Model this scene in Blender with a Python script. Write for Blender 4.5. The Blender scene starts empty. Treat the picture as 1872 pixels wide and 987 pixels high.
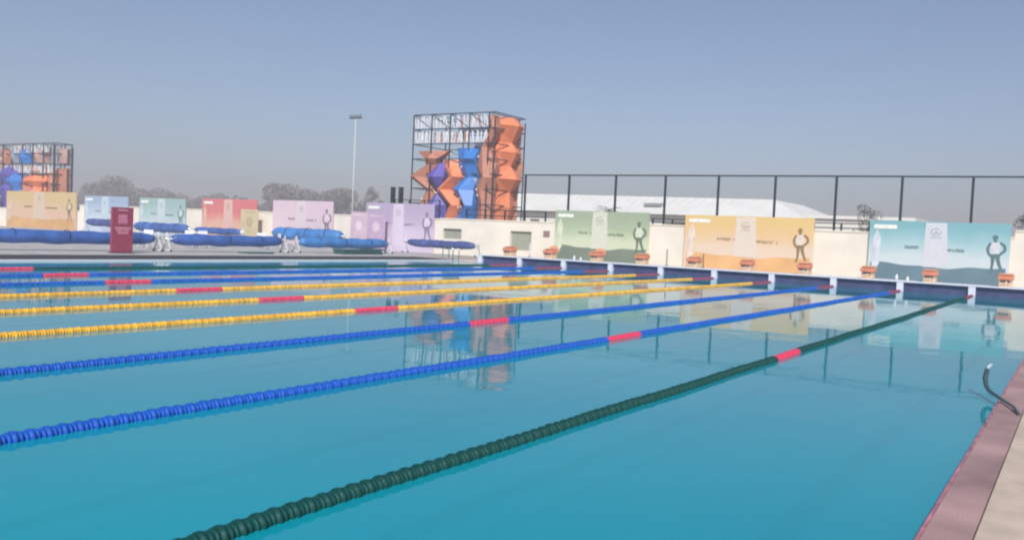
import bpy, bmesh, math, random
from math import sin, cos, pi, radians
from mathutils import Vector, Matrix
random.seed(7)
scene = bpy.context.scene
COL = scene.collection

# ------------------------------------------------------------------ camera
EYE = 1.524
cam_d = bpy.data.cameras.new('camera')
cam = bpy.data.objects.new('camera', cam_d)
COL.objects.link(cam)
rt = Vector((0.8408093, 0.53937795, 0.04594717))
up = Vector((-0.06054004, 0.00934734, 0.998122))
fw = Vector((-0.53793552, 0.84201191, -0.0405133))
m = Matrix.Identity(4)
for i in range(3):
    m[i][0], m[i][1], m[i][2] = rt[i], up[i], -fw[i]
m.translation = Vector((0, 0, EYE))
cam.matrix_world = m
cam_d.sensor_width = 36.0
cam_d.lens = 1631.2 / 1872 * 36
cam_d.clip_start = 0.05
cam_d.clip_end = 3000
scene.camera = cam
scene.render.resolution_x, scene.render.resolution_y = 1024, 539

# ------------------------------------------------------------------ sky, sun, exposure
SUN_DIR = Vector((0.42, -0.72, 0.66)).normalized()      # towards the sun
el = math.asin(SUN_DIR.z)
az = math.atan2(SUN_DIR.x, SUN_DIR.y)
world = bpy.data.worlds.new('World')
scene.world = world
world.use_nodes = True
nt = world.node_tree
nt.nodes.clear()
wo = nt.nodes.new('ShaderNodeOutputWorld')
bg = nt.nodes.new('ShaderNodeBackground')
sky = nt.nodes.new('ShaderNodeTexSky')
sky.sky_type = 'NISHITA'
sky.sun_disc = False
sky.sun_elevation = el
sky.sun_rotation = az
sky.altitude = 0
sky.air_density = 1.0
sky.dust_density = 1.5
sky.ozone_density = 2.0
hs = nt.nodes.new('ShaderNodeHueSaturation')
hs.inputs['Saturation'].default_value = 0.8
tint = nt.nodes.new('ShaderNodeMix'); tint.data_type = 'RGBA'; tint.blend_type = 'MULTIPLY'
tint.inputs[0].default_value = 1.0
tint.inputs[7].default_value = (0.80, 0.85, 0.98, 1)
nt.links.new(sky.outputs[0], hs.inputs['Color'])
nt.links.new(hs.outputs[0], tint.inputs[6])
nt.links.new(tint.outputs[2], bg.inputs[0])
bg.inputs[1].default_value = 0.075
nt.links.new(bg.outputs[0], wo.inputs[0])

sd = bpy.data.lights.new('sun', 'SUN')
sd.energy = 2.9
sd.angle = radians(1.2)
sd.color = (1.0, 0.95, 0.87)
so = bpy.data.objects.new('sun', sd)
COL.objects.link(so)
so.rotation_euler = SUN_DIR.to_track_quat('Z', 'Y').to_euler()

vs = scene.view_settings
vs.view_transform = 'Standard'
vs.look = 'None'
vs.exposure = 0.42
vs.gamma = 1.0
vs.use_curve_mapping = False
scene.cycles.filter_width = 2.2
scene.cycles.volume_bounces = 2
scene.cycles.max_bounces = 6

HAZE_DENSITY = 0.0018
HAZE_COLOR = (0.80, 0.77, 0.83, 1)

# ------------------------------------------------------------------ helpers
def lin(h):
    h = h.lstrip('#')
    out = []
    for i in (0, 2, 4):
        c = int(h[i:i + 2], 16) / 255
        out.append(c / 12.92 if c <= .04045 else ((c + .055) / 1.055) ** 2.4)
    return tuple(out)

MATS = {}
def mat(name, color, rough=0.6, metal=0.0, var=0.12, scale=6.0, bump=0.0, bscale=40.0, spec=0.5, ior=1.45):
    if name in MATS: return MATS[name]
    if isinstance(color, str): color = lin(color)
    M = bpy.data.materials.new(name); M.use_nodes = True
    n = M.node_tree.nodes; l = M.node_tree.links
    b = n['Principled BSDF']
    b.inputs['Roughness'].default_value = rough
    b.inputs['Metallic'].default_value = metal
    b.inputs['IOR'].default_value = ior
    b.inputs['Specular IOR Level'].default_value = spec
    tc = n.new('ShaderNodeTexCoord')
    nz = n.new('ShaderNodeTexNoise'); nz.inputs['Scale'].default_value = scale; nz.inputs['Detail'].default_value = 5
    l.new(tc.outputs['Object'], nz.inputs['Vector'])
    cr = n.new('ShaderNodeValToRGB')
    lo = tuple(c * (1 - var) for c in color); hi = tuple(min(1, c * (1 + var)) for c in color)
    cr.color_ramp.elements[0].position = .3; cr.color_ramp.elements[0].color = (*lo, 1)
    cr.color_ramp.elements[1].position = .7; cr.color_ramp.elements[1].color = (*hi, 1)
    l.new(nz.outputs[0], cr.inputs[0]); l.new(cr.outputs[0], b.inputs['Base Color'])
    if bump:
        n2 = n.new('ShaderNodeTexNoise'); n2.inputs['Scale'].default_value = bscale; n2.inputs['Detail'].default_value = 4
        bp = n.new('ShaderNodeBump'); bp.inputs['Strength'].default_value = bump; bp.inputs['Distance'].default_value = .01
        l.new(tc.outputs['Object'], n2.inputs['Vector']); l.new(n2.outputs[0], bp.inputs['Height']); l.new(bp.outputs[0], b.inputs['Normal'])
    MATS[name] = M
    return M

class MB:
    def __init__(s): s.v = []; s.f = []; s.mi = []; s.sm = []; s.m = 0
    def add(s, vs, fs, smooth=False):
        o = len(s.v); s.v += [tuple(p) for p in vs]
        for f in fs: s.f.append([o + i for i in f]); s.mi.append(s.m); s.sm.append(smooth)
    def box(s, x0, x1, y0, y1, z0, z1):
        s.add([(x0,y0,z0),(x1,y0,z0),(x1,y1,z0),(x0,y1,z0),(x0,y0,z1),(x1,y0,z1),(x1,y1,z1),(x0,y1,z1)],
              [(0,3,2,1),(4,5,6,7),(0,1,5,4),(1,2,6,5),(2,3,7,6),(3,0,4,7)])
        return s
    def bbox(s, x0, x1, y0, y1, z0, z1, b=0.01):            # box with chamfered edges
        b = min(b, (x1-x0)/3, (y1-y0)/3, (z1-z0)/3)
        bm = bmesh.new(); bmesh.ops.create_cube(bm, size=1)
        for v in bm.verts: v.co = Vector(((x0+x1)/2 + v.co.x*(x1-x0), (y0+y1)/2 + v.co.y*(y1-y0), (z0+z1)/2 + v.co.z*(z1-z0)))
        bmesh.ops.bevel(bm, geom=bm.edges[:], offset=b, segments=2, profile=.6, affect='EDGES')
        bm.verts.index_update()
        s.add([v.co[:] for v in bm.verts], [[v.index for v in f.verts] for f in bm.faces]); bm.free()
        return s
    def tube(s, pts, r, n=8, cap=True):
        pts = [Vector(p) for p in pts]; rings = []
        rs = r if isinstance(r, (list, tuple)) else [r] * len(pts)
        ref = None
        for i, p in enumerate(pts):
            d = (pts[min(i+1, len(pts)-1)] - pts[max(i-1, 0)]).normalized()
            if ref is None: ref = d.orthogonal().normalized()
            a = (ref - d * ref.dot(d)).normalized(); b = d.cross(a); ref = a
            rings.append([p + (a*cos(2*pi*k/n) + b*sin(2*pi*k/n)) * rs[i] for k in range(n)])
        vv = [q for rr in rings for q in rr]; ff = []
        for i in range(len(pts)-1):
            for k in range(n):
                ff.append((i*n+k, i*n+(k+1) % n, (i+1)*n+(k+1) % n, (i+1)*n+k))
        s.add(vv, ff, True)
        if cap:
            o = len(s.v) - len(vv)
            s.f.append([o+k for k in range(n)][::-1]); s.mi.append(s.m); s.sm.append(False)
            s.f.append([o+(len(pts)-1)*n+k for k in range(n)]); s.mi.append(s.m); s.sm.append(False)
        return s
    def bar(s, a, b, w):                                     # square bar
        return s.tube([a, b], w * .7071, 4)
    def lathe(s, prof, axis='Y', c=(0,0,0), n=12):           # prof: (t, r) along axis
        vv = []; ff = []
        for t, r in prof:
            for k in range(n):
                a = 2*pi*k/n; u, w = r*cos(a), r*sin(a)
                p = {'Y': (u, t, w), 'X': (t, u, w), 'Z': (u, w, t)}[axis]
                vv.append((c[0]+p[0], c[1]+p[1], c[2]+p[2]))
        for i in range(len(prof)-1):
            for k in range(n): ff.append((i*n+k, i*n+(k+1) % n, (i+1)*n+(k+1) % n, (i+1)*n+k))
        s.add(vv, ff, True); return s
    def prism_xz(s, poly, y0, y1):                           # polygon (x,z) extruded y0..y1
        n = len(poly)
        s.add([(x, y0, z) for x, z in poly] + [(x, y1, z) for x, z in poly],
              [list(range(n)), list(range(2*n-1, n-1, -1))] + [(i, (i+1) % n, n+(i+1) % n, n+i) for i in range(n)])
        return s
    def build(s, name, mats, parent=None, loc=None):
        me = bpy.data.meshes.new(name)
        me.from_pydata(s.v, [], s.f)
        for mm in (mats if isinstance(mats, (list, tuple)) else [mats]): me.materials.append(mm)
        for p, i, sm in zip(me.polygons, s.mi, s.sm): p.material_index = i; p.use_smooth = sm
        bm = bmesh.new(); bm.from_mesh(me); bmesh.ops.recalc_face_normals(bm, faces=bm.faces[:]); bm.to_mesh(me); bm.free()
        o = bpy.data.objects.new(name, me); COL.objects.link(o)
        if parent: o.parent = parent
        if loc: o.location = loc
        return o

def tag(o, label=None, cat=None, group=None, kind=None):
    if label: o['label'] = label
    if cat: o['category'] = cat
    if group: o['group'] = group
    if kind: o['kind'] = kind
    return o
def empty(name, loc, label, cat, group=None, rz=0):
    o = bpy.data.objects.new(name, None); COL.objects.link(o); o.location = loc; o.rotation_euler = (0, 0, rz)
    o.empty_display_size = .2
    return tag(o, label, cat, group)
def copy_tree(o, parent=None):
    c = o.copy(); COL.objects.link(c); c.parent = parent
    for ch in list(o.children): copy_tree(ch, c)
    return c

# ------------------------------------------------------------------ setting
L = 37.28                                  # pool end wall
PX0, PX1, PY0, PY1 = -27.0, -0.65, -12.72, L + .3
DECK_Z = 0.05
def ring(name, o, i, z, m_, kind='structure'):
    ox0, ox1, oy0, oy1 = o; ix0, ix1, iy0, iy1 = i
    b = MB()
    b.add([(ox0,oy0,z),(ox1,oy0,z),(ox1,oy1,z),(ox0,oy1,z),(ix0,iy0,z),(ix1,iy0,z),(ix1,iy1,z),(ix0,iy1,z)],
          [(0,1,5,4),(1,2,6,5),(2,3,7,6),(3,0,4,7)])
    return tag(b.build(name, m_), kind=kind)

def tile_mat(name, c1, c2, sx, mortar, rough=.55, msize=.006):
    M = bpy.data.materials.new(name); M.use_nodes = True
    n = M.node_tree.nodes; l = M.node_tree.links; b = n['Principled BSDF']
    tc = n.new('ShaderNodeTexCoord'); br = n.new('ShaderNodeTexBrick')
    br.offset = 0.0; br.inputs['Scale'].default_value = 1.0
    br.inputs['Brick Width'].default_value = sx; br.inputs['Row Height'].default_value = sx
    br.inputs['Mortar Size'].default_value = msize; br.inputs['Bias'].default_value = 0
    br.inputs['Color1'].default_value = (*c1, 1); br.inputs['Color2'].default_value = (*c2, 1); br.inputs['Mortar'].default_value = (*mortar, 1)
    nz = n.new('ShaderNodeTexNoise'); nz.inputs['Scale'].default_value = 1.3; nz.inputs['Detail'].default_value = 6
    mx = n.new('ShaderNodeMix'); mx.data_type = 'RGBA'; mx.blend_type = 'MULTIPLY'; mx.inputs[0].default_value = .45
    cr = n.new('ShaderNodeValToRGB'); cr.color_ramp.elements[0].position = .35; cr.color_ramp.elements[0].color = (.55,.55,.58,1); cr.color_ramp.elements[1].position = .65; cr.color_ramp.elements[1].color = (1,1,1,1)
    l.new(tc.outputs['Object'], br.inputs['Vector']); l.new(tc.outputs['Object'], nz.inputs['Vector'])
    l.new(nz.outputs[0], cr.inputs[0]); l.new(br.outputs[0], mx.inputs[6]); l.new(cr.outputs[0], mx.inputs[7]); l.new(mx.outputs[2], b.inputs['Base Color'])
    l.new(cr.outputs[0], b.inputs['Roughness'])
    b.inputs['Specular IOR Level'].default_value = .3
    bp = n.new('ShaderNodeBump'); bp.inputs['Strength'].default_value = .4; bp.inputs['Distance'].default_value = .004
    l.new(br.outputs[1], bp.inputs['Height']); bp.invert = True; l.new(bp.outputs[0], b.inputs['Normal'])
    return M

M_deck = tile_mat('deck_tile', (.52,.43,.34), (.58,.48,.39), .3, (.30,.27,.22))
M_fardeck = tile_mat('far_deck_tile', (.54,.52,.50), (.58,.56,.54), .4, (.40,.40,.40))
M_ground = mat('dry_ground', (.22,.18,.13), .95, var=.3, scale=.05)
M_white = mat('white_paint', (.78,.77,.80), .45, var=.05, scale=3)
M_wall = mat('cream_wall_paint', (.80,.75,.66), .8, var=.07, scale=.8, bump=.2)
M_bluetile = mat('dark_blue_tile', (.07,.075,.17), .25, var=.25, scale=3)
M_steel = mat('brushed_steel', (.6,.62,.65), .25, 1.0, var=.05)
M_darkmetal = mat('dark_painted_metal', (.035,.045,.06), .5, 0.3, var=.1)

ring('terrain', (-900, 700, -300, 1100), (-100, 14, -18, 45.5), -0.02, M_ground)
ring('pool_deck', (-100, 14, -18, 45.5), (-30.3, -0.39, -12.9, PY1), DECK_Z, M_deck)
# far deck: grey paving, 4 mm above the sheet
b = MB(); z = DECK_Z + .004
b.add([(-99,-17,z),(-30.3,-17,z),(-30.3,45.3,z),(-99,45.3,z)], [(0,1,2,3)])
tag(b.build('far_deck_paving', M_fardeck), kind='structure')
# far gutter band: dark grating
M_grate = mat('dark_grating', (.075,.075,.085), .95, spec=.1, var=.15, scale=8)
b = MB(); b.add([(-30.3,-12.9,.05),(-27.22,-12.9,.05),(-27.22,PY1,.05),(-30.3,PY1,.05)], [(0,1,2,3)])
tag(b.build('far_gutter_band', M_grate), kind='structure')
b = MB().box(-27.22, -27.0, -12.9, PY1, -.3, .056)
tag(b.build('far_coping', M_white), kind='structure')

# water: calm, mirror-like, teal body
W = bpy.data.materials.new('pool_water'); W.use_nodes = True
n = W.node_tree.nodes; l = W.node_tree.links; wb = n['Principled BSDF']
wb.inputs['Roughness'].default_value = .03
wb.inputs['IOR'].default_value = 1.36
tc = n.new('ShaderNodeTexCoord')
nz = n.new('ShaderNodeTexNoise'); nz.inputs['Scale'].default_value = .22; nz.inputs['Detail'].default_value = 3
cr = n.new('ShaderNodeValToRGB')
cr.color_ramp.elements[0].position = .3; cr.color_ramp.elements[0].color = (.001,.36,.49,1)
cr.color_ramp.elements[1].position = .75; cr.color_ramp.elements[1].color = (.002,.44,.55,1)
l.new(tc.outputs['Object'], nz.inputs['Vector']); l.new(nz.outputs[0], cr.inputs[0]); l.new(cr.outputs[0], wb.inputs['Base Color'])
na = n.new('ShaderNodeTexNoise'); na.inputs['Scale'].default_value = 1.1; na.inputs['Detail'].default_value = 3; na.inputs['Roughness'].default_value = .45
nb = n.new('ShaderNodeTexNoise'); nb.inputs['Scale'].default_value = 5.0; nb.inputs['Detail'].default_value = 2
ad = n.new('ShaderNodeMath'); ad.operation = 'MULTIPLY_ADD'; ad.inputs[1].default_value = .12
l.new(tc.outputs['Object'], na.inputs['Vector']); l.new(tc.outputs['Object'], nb.inputs['Vector'])
l.new(nb.outputs[0], ad.inputs[0]); l.new(na.outputs[0], ad.inputs[2])
bp = n.new('ShaderNodeBump'); bp.inputs['Strength'].default_value = 1.0; bp.inputs['Distance'].default_value = .0045
l.new(ad.outputs[0], bp.inputs['Height']); l.new(bp.outputs[0], wb.inputs['Normal'])
tr = n.new('ShaderNodeBsdfTransparent'); tr.inputs[0].default_value = (.25,.75,.85,1)
ms = n.new('ShaderNodeMixShader'); ms.inputs[0].default_value = .20
l.new(wb.outputs[0], ms.inputs[1]); l.new(tr.outputs[0], ms.inputs[2]); l.new(ms.outputs[0], n['Material Output'].inputs['Surface'])
b = MB(); b.add([(PX0,PY0,0),(PX1,PY0,0),(PX1,PY1,0),(PX0,PY1,0)], [(0,1,2,3)])
tag(b.build('pool_water', W), kind='structure')
# pool basin below
b = MB(); M_basin = mat('basin_tile', (.25,.55,.65), .3)
b.box(PX0, PX1, PY0, PY1, -1.1, -1.0)
for xa, xb in ((PX0-.1, PX0), (PX1, PX1+.03)): b.box(xa, xb, PY0, PY1, -1.1, -.26)
tag(b.build('pool_basin', M_basin), kind='structure')
b = MB()
for k in range(10):
    xl = -2.1 - 2.5*k; b.box(xl-.13, xl+.13, PY0+2, L-2, -.999, -.992)
tag(b.build('pool_floor_lane_lines', mat('navy_floor_tile', (.01,.03,.12), .4)), kind='structure')
b = MB().box(-30.3, 0, -13.1, PY0, -.4, .058); tag(b.build('near_end_coping', M_white), kind='structure')

# near side: red tile line, overflow gutter with slats
M_red = mat('red_tile', (.52,.17,.20), .35, var=.5, scale=5)
M_gut = mat('wet_gutter', (.26,.17,.17), .35, var=.35, scale=1.6)
b = MB().box(-.656, -.63, PY0, L, -.25, .03); tag(b.build('red_edge_line', M_red), kind='structure')
b = MB(); 
b.box(-.6295, -.39, PY0, L, -.2, -.004)
tag(b.build('overflow_gutter', M_gut), kind='structure')
b = MB()
y = PY0
while y < L:
    b.box(-.625, -.4, y, y + .022, .03, .05); y += .042
tag(b.build('gutter_grating', mat('gutter_grating', (.40,.26,.26), .45, var=.3, scale=1.2)), 
    'greyish brown slatted grating along the near pool edge', 'grating')
b = MB().bbox(-.392, -.12, PY0, L, -.1, .056, .005)
tag(b.build('near_coping', mat('pale_stone_coping', (.62,.50,.40), .6, var=.14, scale=4, bump=.2)), kind='structure')

# ------------------------------------------------------------------ pool end wall with dark blue bays
pillars = [-3.44 - 2.5*i for i in range(-1, 9)] + [-25.8]
ew = empty('pool_end_wall', (-13, L, 0), 'raised white pool end wall with dark blue tiled bays under its coping', 'pool wall')
def wp(mb, name, m_, par, org):                 # build in world coords relative to parent's origin
    o = mb.build(name, m_, par); 
    o.data.transform(Matrix.Translation(-Vector(org))); return o
EO = (-13, L, 0)
M_lilac = mat('white_glazed_coping', (.74,.74,.84), .4, var=.04)
wp(MB().bbox(-25.95, 1.4, L-.02, L+1.15, .345, .395, .01), 'coping', M_lilac, ew, EO)
for x in pillars: wp(MB().bbox(x-.12, x+.12, L, L+.2, -.3, .345, .008), 'pillar', M_lilac, ew, EO)
ps = sorted(pillars)
for a, c in zip(ps[:-1], ps[1:]): wp(MB().box(a+.12, c-.12, L+.16, L+.19, -.3, .34), 'tile_panel', M_bluetile, ew, EO)
wp(MB().box(-25.93, 1.39, L+.2, L+1.1, -.3, .34), 'core', M_wall, ew, EO)
b = MB().bbox(-27.0, -25.95, L-.02, L+1.0, -.3, .07, .01)
tag(b.build('corner_ledge', mat('pinkish_ledge', (.62,.50,.50), .5)), kind='structure')

# ------------------------------------------------------------------ lane ropes
PITCH = .117
def float_prof(s=1.0):
    h = PITCH * .47
    return [(t, r*.86) for t, r in [(-h,.012),(-h,.052),(-h*.9,.066),(-h*.72,.068),(-h*.66,.057),(-h*.35,.058),(-h*.28,.075),(h*.12,.075),(h*.2,.058),(h*.5,.057),(h*.58,.067),(h*.78,.066),(h*.92,.05),(h*1.0,.012)]]
def float_mesh_add(mb, y, x=0, z=0, n=12): mb.lathe([(t + y, r) for t, r in float_prof()], 'Y', (x, 0, z), n)
def fl_mat(name, c): return mat(name, c, .5, var=.3, scale=9, spec=.25)
M_green = fl_mat('dark_green_plastic', (.004,.065,.06)); M_blue = fl_mat('blue_plastic', (.012,.10,.50)); M_yel = fl_mat('yellow_plastic', (.80,.43,.045))
M_rred = fl_mat('red_plastic', (.70,.05,.12)); M_rend = fl_mat('faded_red_plastic', (.28,.05,.10)); M_cable = mat('rope_cable', (.3,.32,.33), .4, .8)
fm_cache = {}
def float_data(m_):
    if m_.name not in fm_cache:
        mb = MB(); float_mesh_add(mb, 0, n=16)
        me = bpy.data.meshes.new('float'); me.from_pydata(mb.v, [], mb.f); me.materials.append(m_)
        for p in me.polygons: p.use_smooth = True
        bm = bmesh.new(); bm.from_mesh(me); bmesh.ops.recalc_face_normals(bm, faces=bm.faces[:]); bm.to_mesh(me); bm.free()
        fm_cache[m_.name] = me
    return fm_cache[m_.name]
rope_specs = [(M_green, 'dark green', 'nearest, beside the near pool edge', 2.7), (M_blue, 'blue', 'next to the near dark green rope', 3.0), (M_blue, 'blue', 'between another blue rope and the closest yellow rope', 4.2),
              (M_yel, 'yellow', 'closest of the three yellow ropes', 0), (M_yel, 'yellow', 'middle of the three yellow ropes', 0), (M_yel, 'yellow', 'farthest of the three yellow ropes', 0),
              (M_blue, 'blue', 'just beyond the farthest yellow rope', 0), (M_blue, 'blue', 'beside the far dark green rope', 0), (M_green, 'dark green', 'farthest, along the far pool edge', 0)]
YB, YE = PY0 + .25, L - .15
for i, (m_, cn, ds, ystart) in enumerate(rope_specs):
    x = -3.40 - 2.5*i
    lab = f'{cn} lane rope with red float sections, {ds}'
    r = empty('lane_rope', (x, 0, .002), lab, 'lane rope', 'lane ropes across the pool')
    ph = random.uniform(0, 6.28)
    def sag(y): return .010 * sin(y*.55 + ph) + .008*sin(y*1.9 + ph*2)
    cb = MB(); cb.tube([(sag(YB + (YE-YB)*k/60), YB + (YE-YB)*k/60, 0) for k in range(61)], .006, 6); cb.build('cable', M_cable, r)
    ns = 14 if i < 3 else 8
    y = YB + .1; cnt = 0
    rest = MB(); sect = []; last = None
    while y < YE - .1:
        isred = 11.87 < y < 13.1; isend = y > 34.6 or y < -7.72
        kindk = 'r' if isred else 'e' if isend else 'm'
        if i < 3 and ystart < y and cnt < 100:
            f = bpy.data.objects.new('float', float_data(M_rred if isred else m_)); COL.objects.link(f); f.parent = r
            f.location = (sag(y) + random.uniform(-.002, .002), y, random.uniform(-.003, .003)); f.rotation_euler = (random.uniform(-.05,.05), random.uniform(0, 1), random.uniform(-.07,.07)); cnt += 1
        elif i < 3:
            rest.m = {'m': 0, 'r': 1, 'e': 2}[kindk]; float_mesh_add(rest, y, sag(y), 0, ns)
        else:
            if kindk != last: sect.append((kindk, MB())); last = kindk
            float_mesh_add(sect[-1][1], y, sag(y), 0, ns)
        y += PITCH
    if i < 3:
        tag(rest.build('float_string', [m_, M_rred, M_rend], r), kind='stuff')
    for kk, mb in sect:
        o = mb.build({'m': 'float_string', 'r': 'marker_floats', 'e': 'end_floats'}[kk], {'m': m_, 'r': M_rred, 'e': M_rend}[kk], r)
        if kk == 'r': o['label'] = 'short red marker section'
        if kk == 'e': o['label'] = 'dull red end section'

# ------------------------------------------------------------------ starting blocks on the end wall
M_or = mat('orange_block_plastic', (.74,.25,.15), .5, var=.1); M_peach = mat('peach_block_base', (.74,.52,.34), .5, var=.1)
M_slit = mat('dark_brown_slit', (.12,.06,.04), .7)  # dark brown strip for the slit below the platform
def make_block(fin):
    blk = empty('starting_block', (0, 0, 0), '', 'starting block', 'starting blocks on the pool end wall')
    MB().bbox(-.25, .25, -.30, .30, 0, .27, .02).build('base', M_peach, blk)
    MB().bbox(-.20, .20, -.325, -.302, .20, .255, .004).build('step_slot', M_slit, blk)
    mb = MB(); mb.bbox(-.31, .31, -.37, .33, .285, .50, .05)
    mb.v = [(x, y, z + (y*.10 if z > .4 else 0)) for x, y, z in mb.v]
    mb.build('platform', M_or, blk)
    MB().bbox(-.23, .23, -.31, .29, .262, .30, .004).build('neck', M_slit, blk)
    MB().bbox(-.27, .27, -.30, .28, .535, .548, .003).build('grip_top', M_orl, blk).rotation_euler = (.1, 0, 0)
    if fin:
        mb = MB(); mb.prism_xz([(-.33,.40)] + [(.33*cos(pi - pi*k/10), .50 + .22*sin(pi*k/10)) for k in range(1, 10)] + [(.33,.40)], .34, .38)
        mb.build('back_plate', M_orl, blk)
    mb = MB()
    for s_ in (-1, 1): mb.tube([(s_*.2,-.36,.34),(s_*.2,-.42,.28),(s_*.2,-.42,.2)], .012, 6)
    mb.tube([(-.2,-.42,.2),(.2,-.42,.2)], .012, 6)
    mb.build('hand_grip', M_steel, blk)
    return blk
M_orl = mat('light_orange_plastic', (.80,.38,.22), .6, var=.1)
bx = [-24.3, -21.95, -19.4, -17.06, -14.55, -12.15, -9.72, -7.22, -4.95, -2.38]
blabels = ['orange starting block nearest the far pool corner, in front of the recessed wall window',
 'orange starting block in front of the small wall plaque, left of the green billboard',
 'orange starting block before the left half of the green billboard',
 'orange starting block under the figure on the green billboard',
 'orange starting block between the green and orange billboards',
 'orange starting block before the middle of the right orange billboard',
 'orange starting block under the figure on the right orange billboard',
 'orange starting block left of the teal billboard, beside bare cream wall',
 'orange starting block before the middle of the teal billboard',
 'orange starting block at far right, under the figure on the teal billboard']
protos = {}
for i, x in enumerate(bx):
    o = (protos.setdefault(i in (1, 2), None)) or None
    if o is None: o = protos[i in (1, 2)] = make_block(i in (1, 2))
    else: o = copy_tree(o)
    o.location = (x, L + .5, .395); o.scale = (.84, .9, .88); o['label'] = blabels[i]

# ------------------------------------------------------------------ boundary wall
WY = 45.0
bw = empty('boundary_wall', (-40, WY, 0), 'long cream painted boundary wall with two recessed windows behind the pool', 'wall')
WO = (-40, WY, 0)
segs = [(-100, -73.5, 1.72), (-73.5, -41, 2.24), (-41, -34.3, 2.2), (-34.3, -26.0, 2.24), (-26.0, -2.6, 2.33), (-2.6, 10, 2.62)]
wm = MB()
W1, W2 = (-34.04, -32.6, 1.02, 1.66), (-29.0, -27.5, .55, 1.68)
for x0, x1, h in segs:
    if x0 == -34.3:
        xs = [x0, W1[0], W1[1], W2[0], W2[1], x1]
        wm.box(xs[0], xs[1], WY, WY+.3, 0, h); wm.box(xs[2], xs[3], WY, WY+.3, 0, h); wm.box(xs[4], xs[5], WY, WY+.3, 0, h)
        for w in (W1, W2): wm.box(w[0], w[1], WY, WY+.3, 0, w[2]); wm.box(w[0], w[1], WY, WY+.3, w[3], h)
    else: wm.box(x0, x1, WY, WY+.3, 0, h)
wp(wm, 'wall_body', M_wall, bw, WO)
cp = MB()
for x0, x1, h in segs: cp.box(x0+.01, x1-.01, WY-.04, WY+.34, h+.002, h+.07)
wp(cp, 'wall_cap', M_wall, bw, WO)
M_shut = mat('grey_green_shutter', (.36,.38,.31), .6)
for w in (W1, W2):
    o = wp(MB().box(w[0], w[1], WY+.16, WY+.2, w[2], w[3]), 'window', M_shut, bw, WO)
    fr = MB()
    for zz in [w[2] + (w[3]-w[2])*k/8 for k in range(1, 8)]: fr.box(w[0]+.02, w[1]-.02, WY+.15, WY+.158, zz-.008, zz+.008)
    f2 = fr.build('slats', mat('slat_paint', (.30,.32,.27), .6), o); f2.data.transform(Matrix.Translation(-Vector(WO)))
wp(MB().bbox(-26.68, -26.25, WY-.03, WY-.002, 1.42, 1.78, .01), 'plaque', mat('plaque_red_brown', (.30,.19,.20), .5), bw, WO)

# ------------------------------------------------------------------ billboards
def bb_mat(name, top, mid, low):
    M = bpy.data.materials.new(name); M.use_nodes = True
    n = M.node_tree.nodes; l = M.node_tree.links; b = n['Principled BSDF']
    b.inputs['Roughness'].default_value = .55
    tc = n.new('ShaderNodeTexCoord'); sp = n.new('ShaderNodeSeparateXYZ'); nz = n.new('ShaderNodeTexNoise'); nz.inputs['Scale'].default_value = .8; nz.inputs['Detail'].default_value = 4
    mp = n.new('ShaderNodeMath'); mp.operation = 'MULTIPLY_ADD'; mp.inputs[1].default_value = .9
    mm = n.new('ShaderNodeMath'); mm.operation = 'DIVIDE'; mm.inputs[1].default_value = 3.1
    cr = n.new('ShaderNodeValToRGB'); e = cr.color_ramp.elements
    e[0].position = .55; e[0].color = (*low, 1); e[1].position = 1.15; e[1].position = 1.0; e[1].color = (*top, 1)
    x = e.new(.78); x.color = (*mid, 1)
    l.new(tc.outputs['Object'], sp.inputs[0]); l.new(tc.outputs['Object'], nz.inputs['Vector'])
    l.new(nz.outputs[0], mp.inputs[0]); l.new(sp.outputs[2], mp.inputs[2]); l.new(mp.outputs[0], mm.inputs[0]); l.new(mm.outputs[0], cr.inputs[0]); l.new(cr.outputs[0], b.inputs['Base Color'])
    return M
def circle(cx, cz, r, n=20, a0=0, a1=2*pi): return [(cx + r*cos(a0 + (a1-a0)*k/n), cz + r*sin(a0 + (a1-a0)*k/n)) for k in range(n)]
def ring_poly(mb, cx, cz, r0, r1, y0, y1, n=18, a0=0., a1=2*pi, sx=1.0):
    for k in range(n):
        a, c = a0 + (a1-a0)*k/n, a0 + (a1-a0)*(k+1)/n
        mb.prism_xz([(cx+sx*r0*cos(a), cz+r0*sin(a)), (cx+sx*r1*cos(a), cz+r1*sin(a)), (cx+sx*r1*cos(c), cz+r1*sin(c)), (cx+sx*r0*cos(c), cz+r0*sin(c))], y0, y1)

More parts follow.
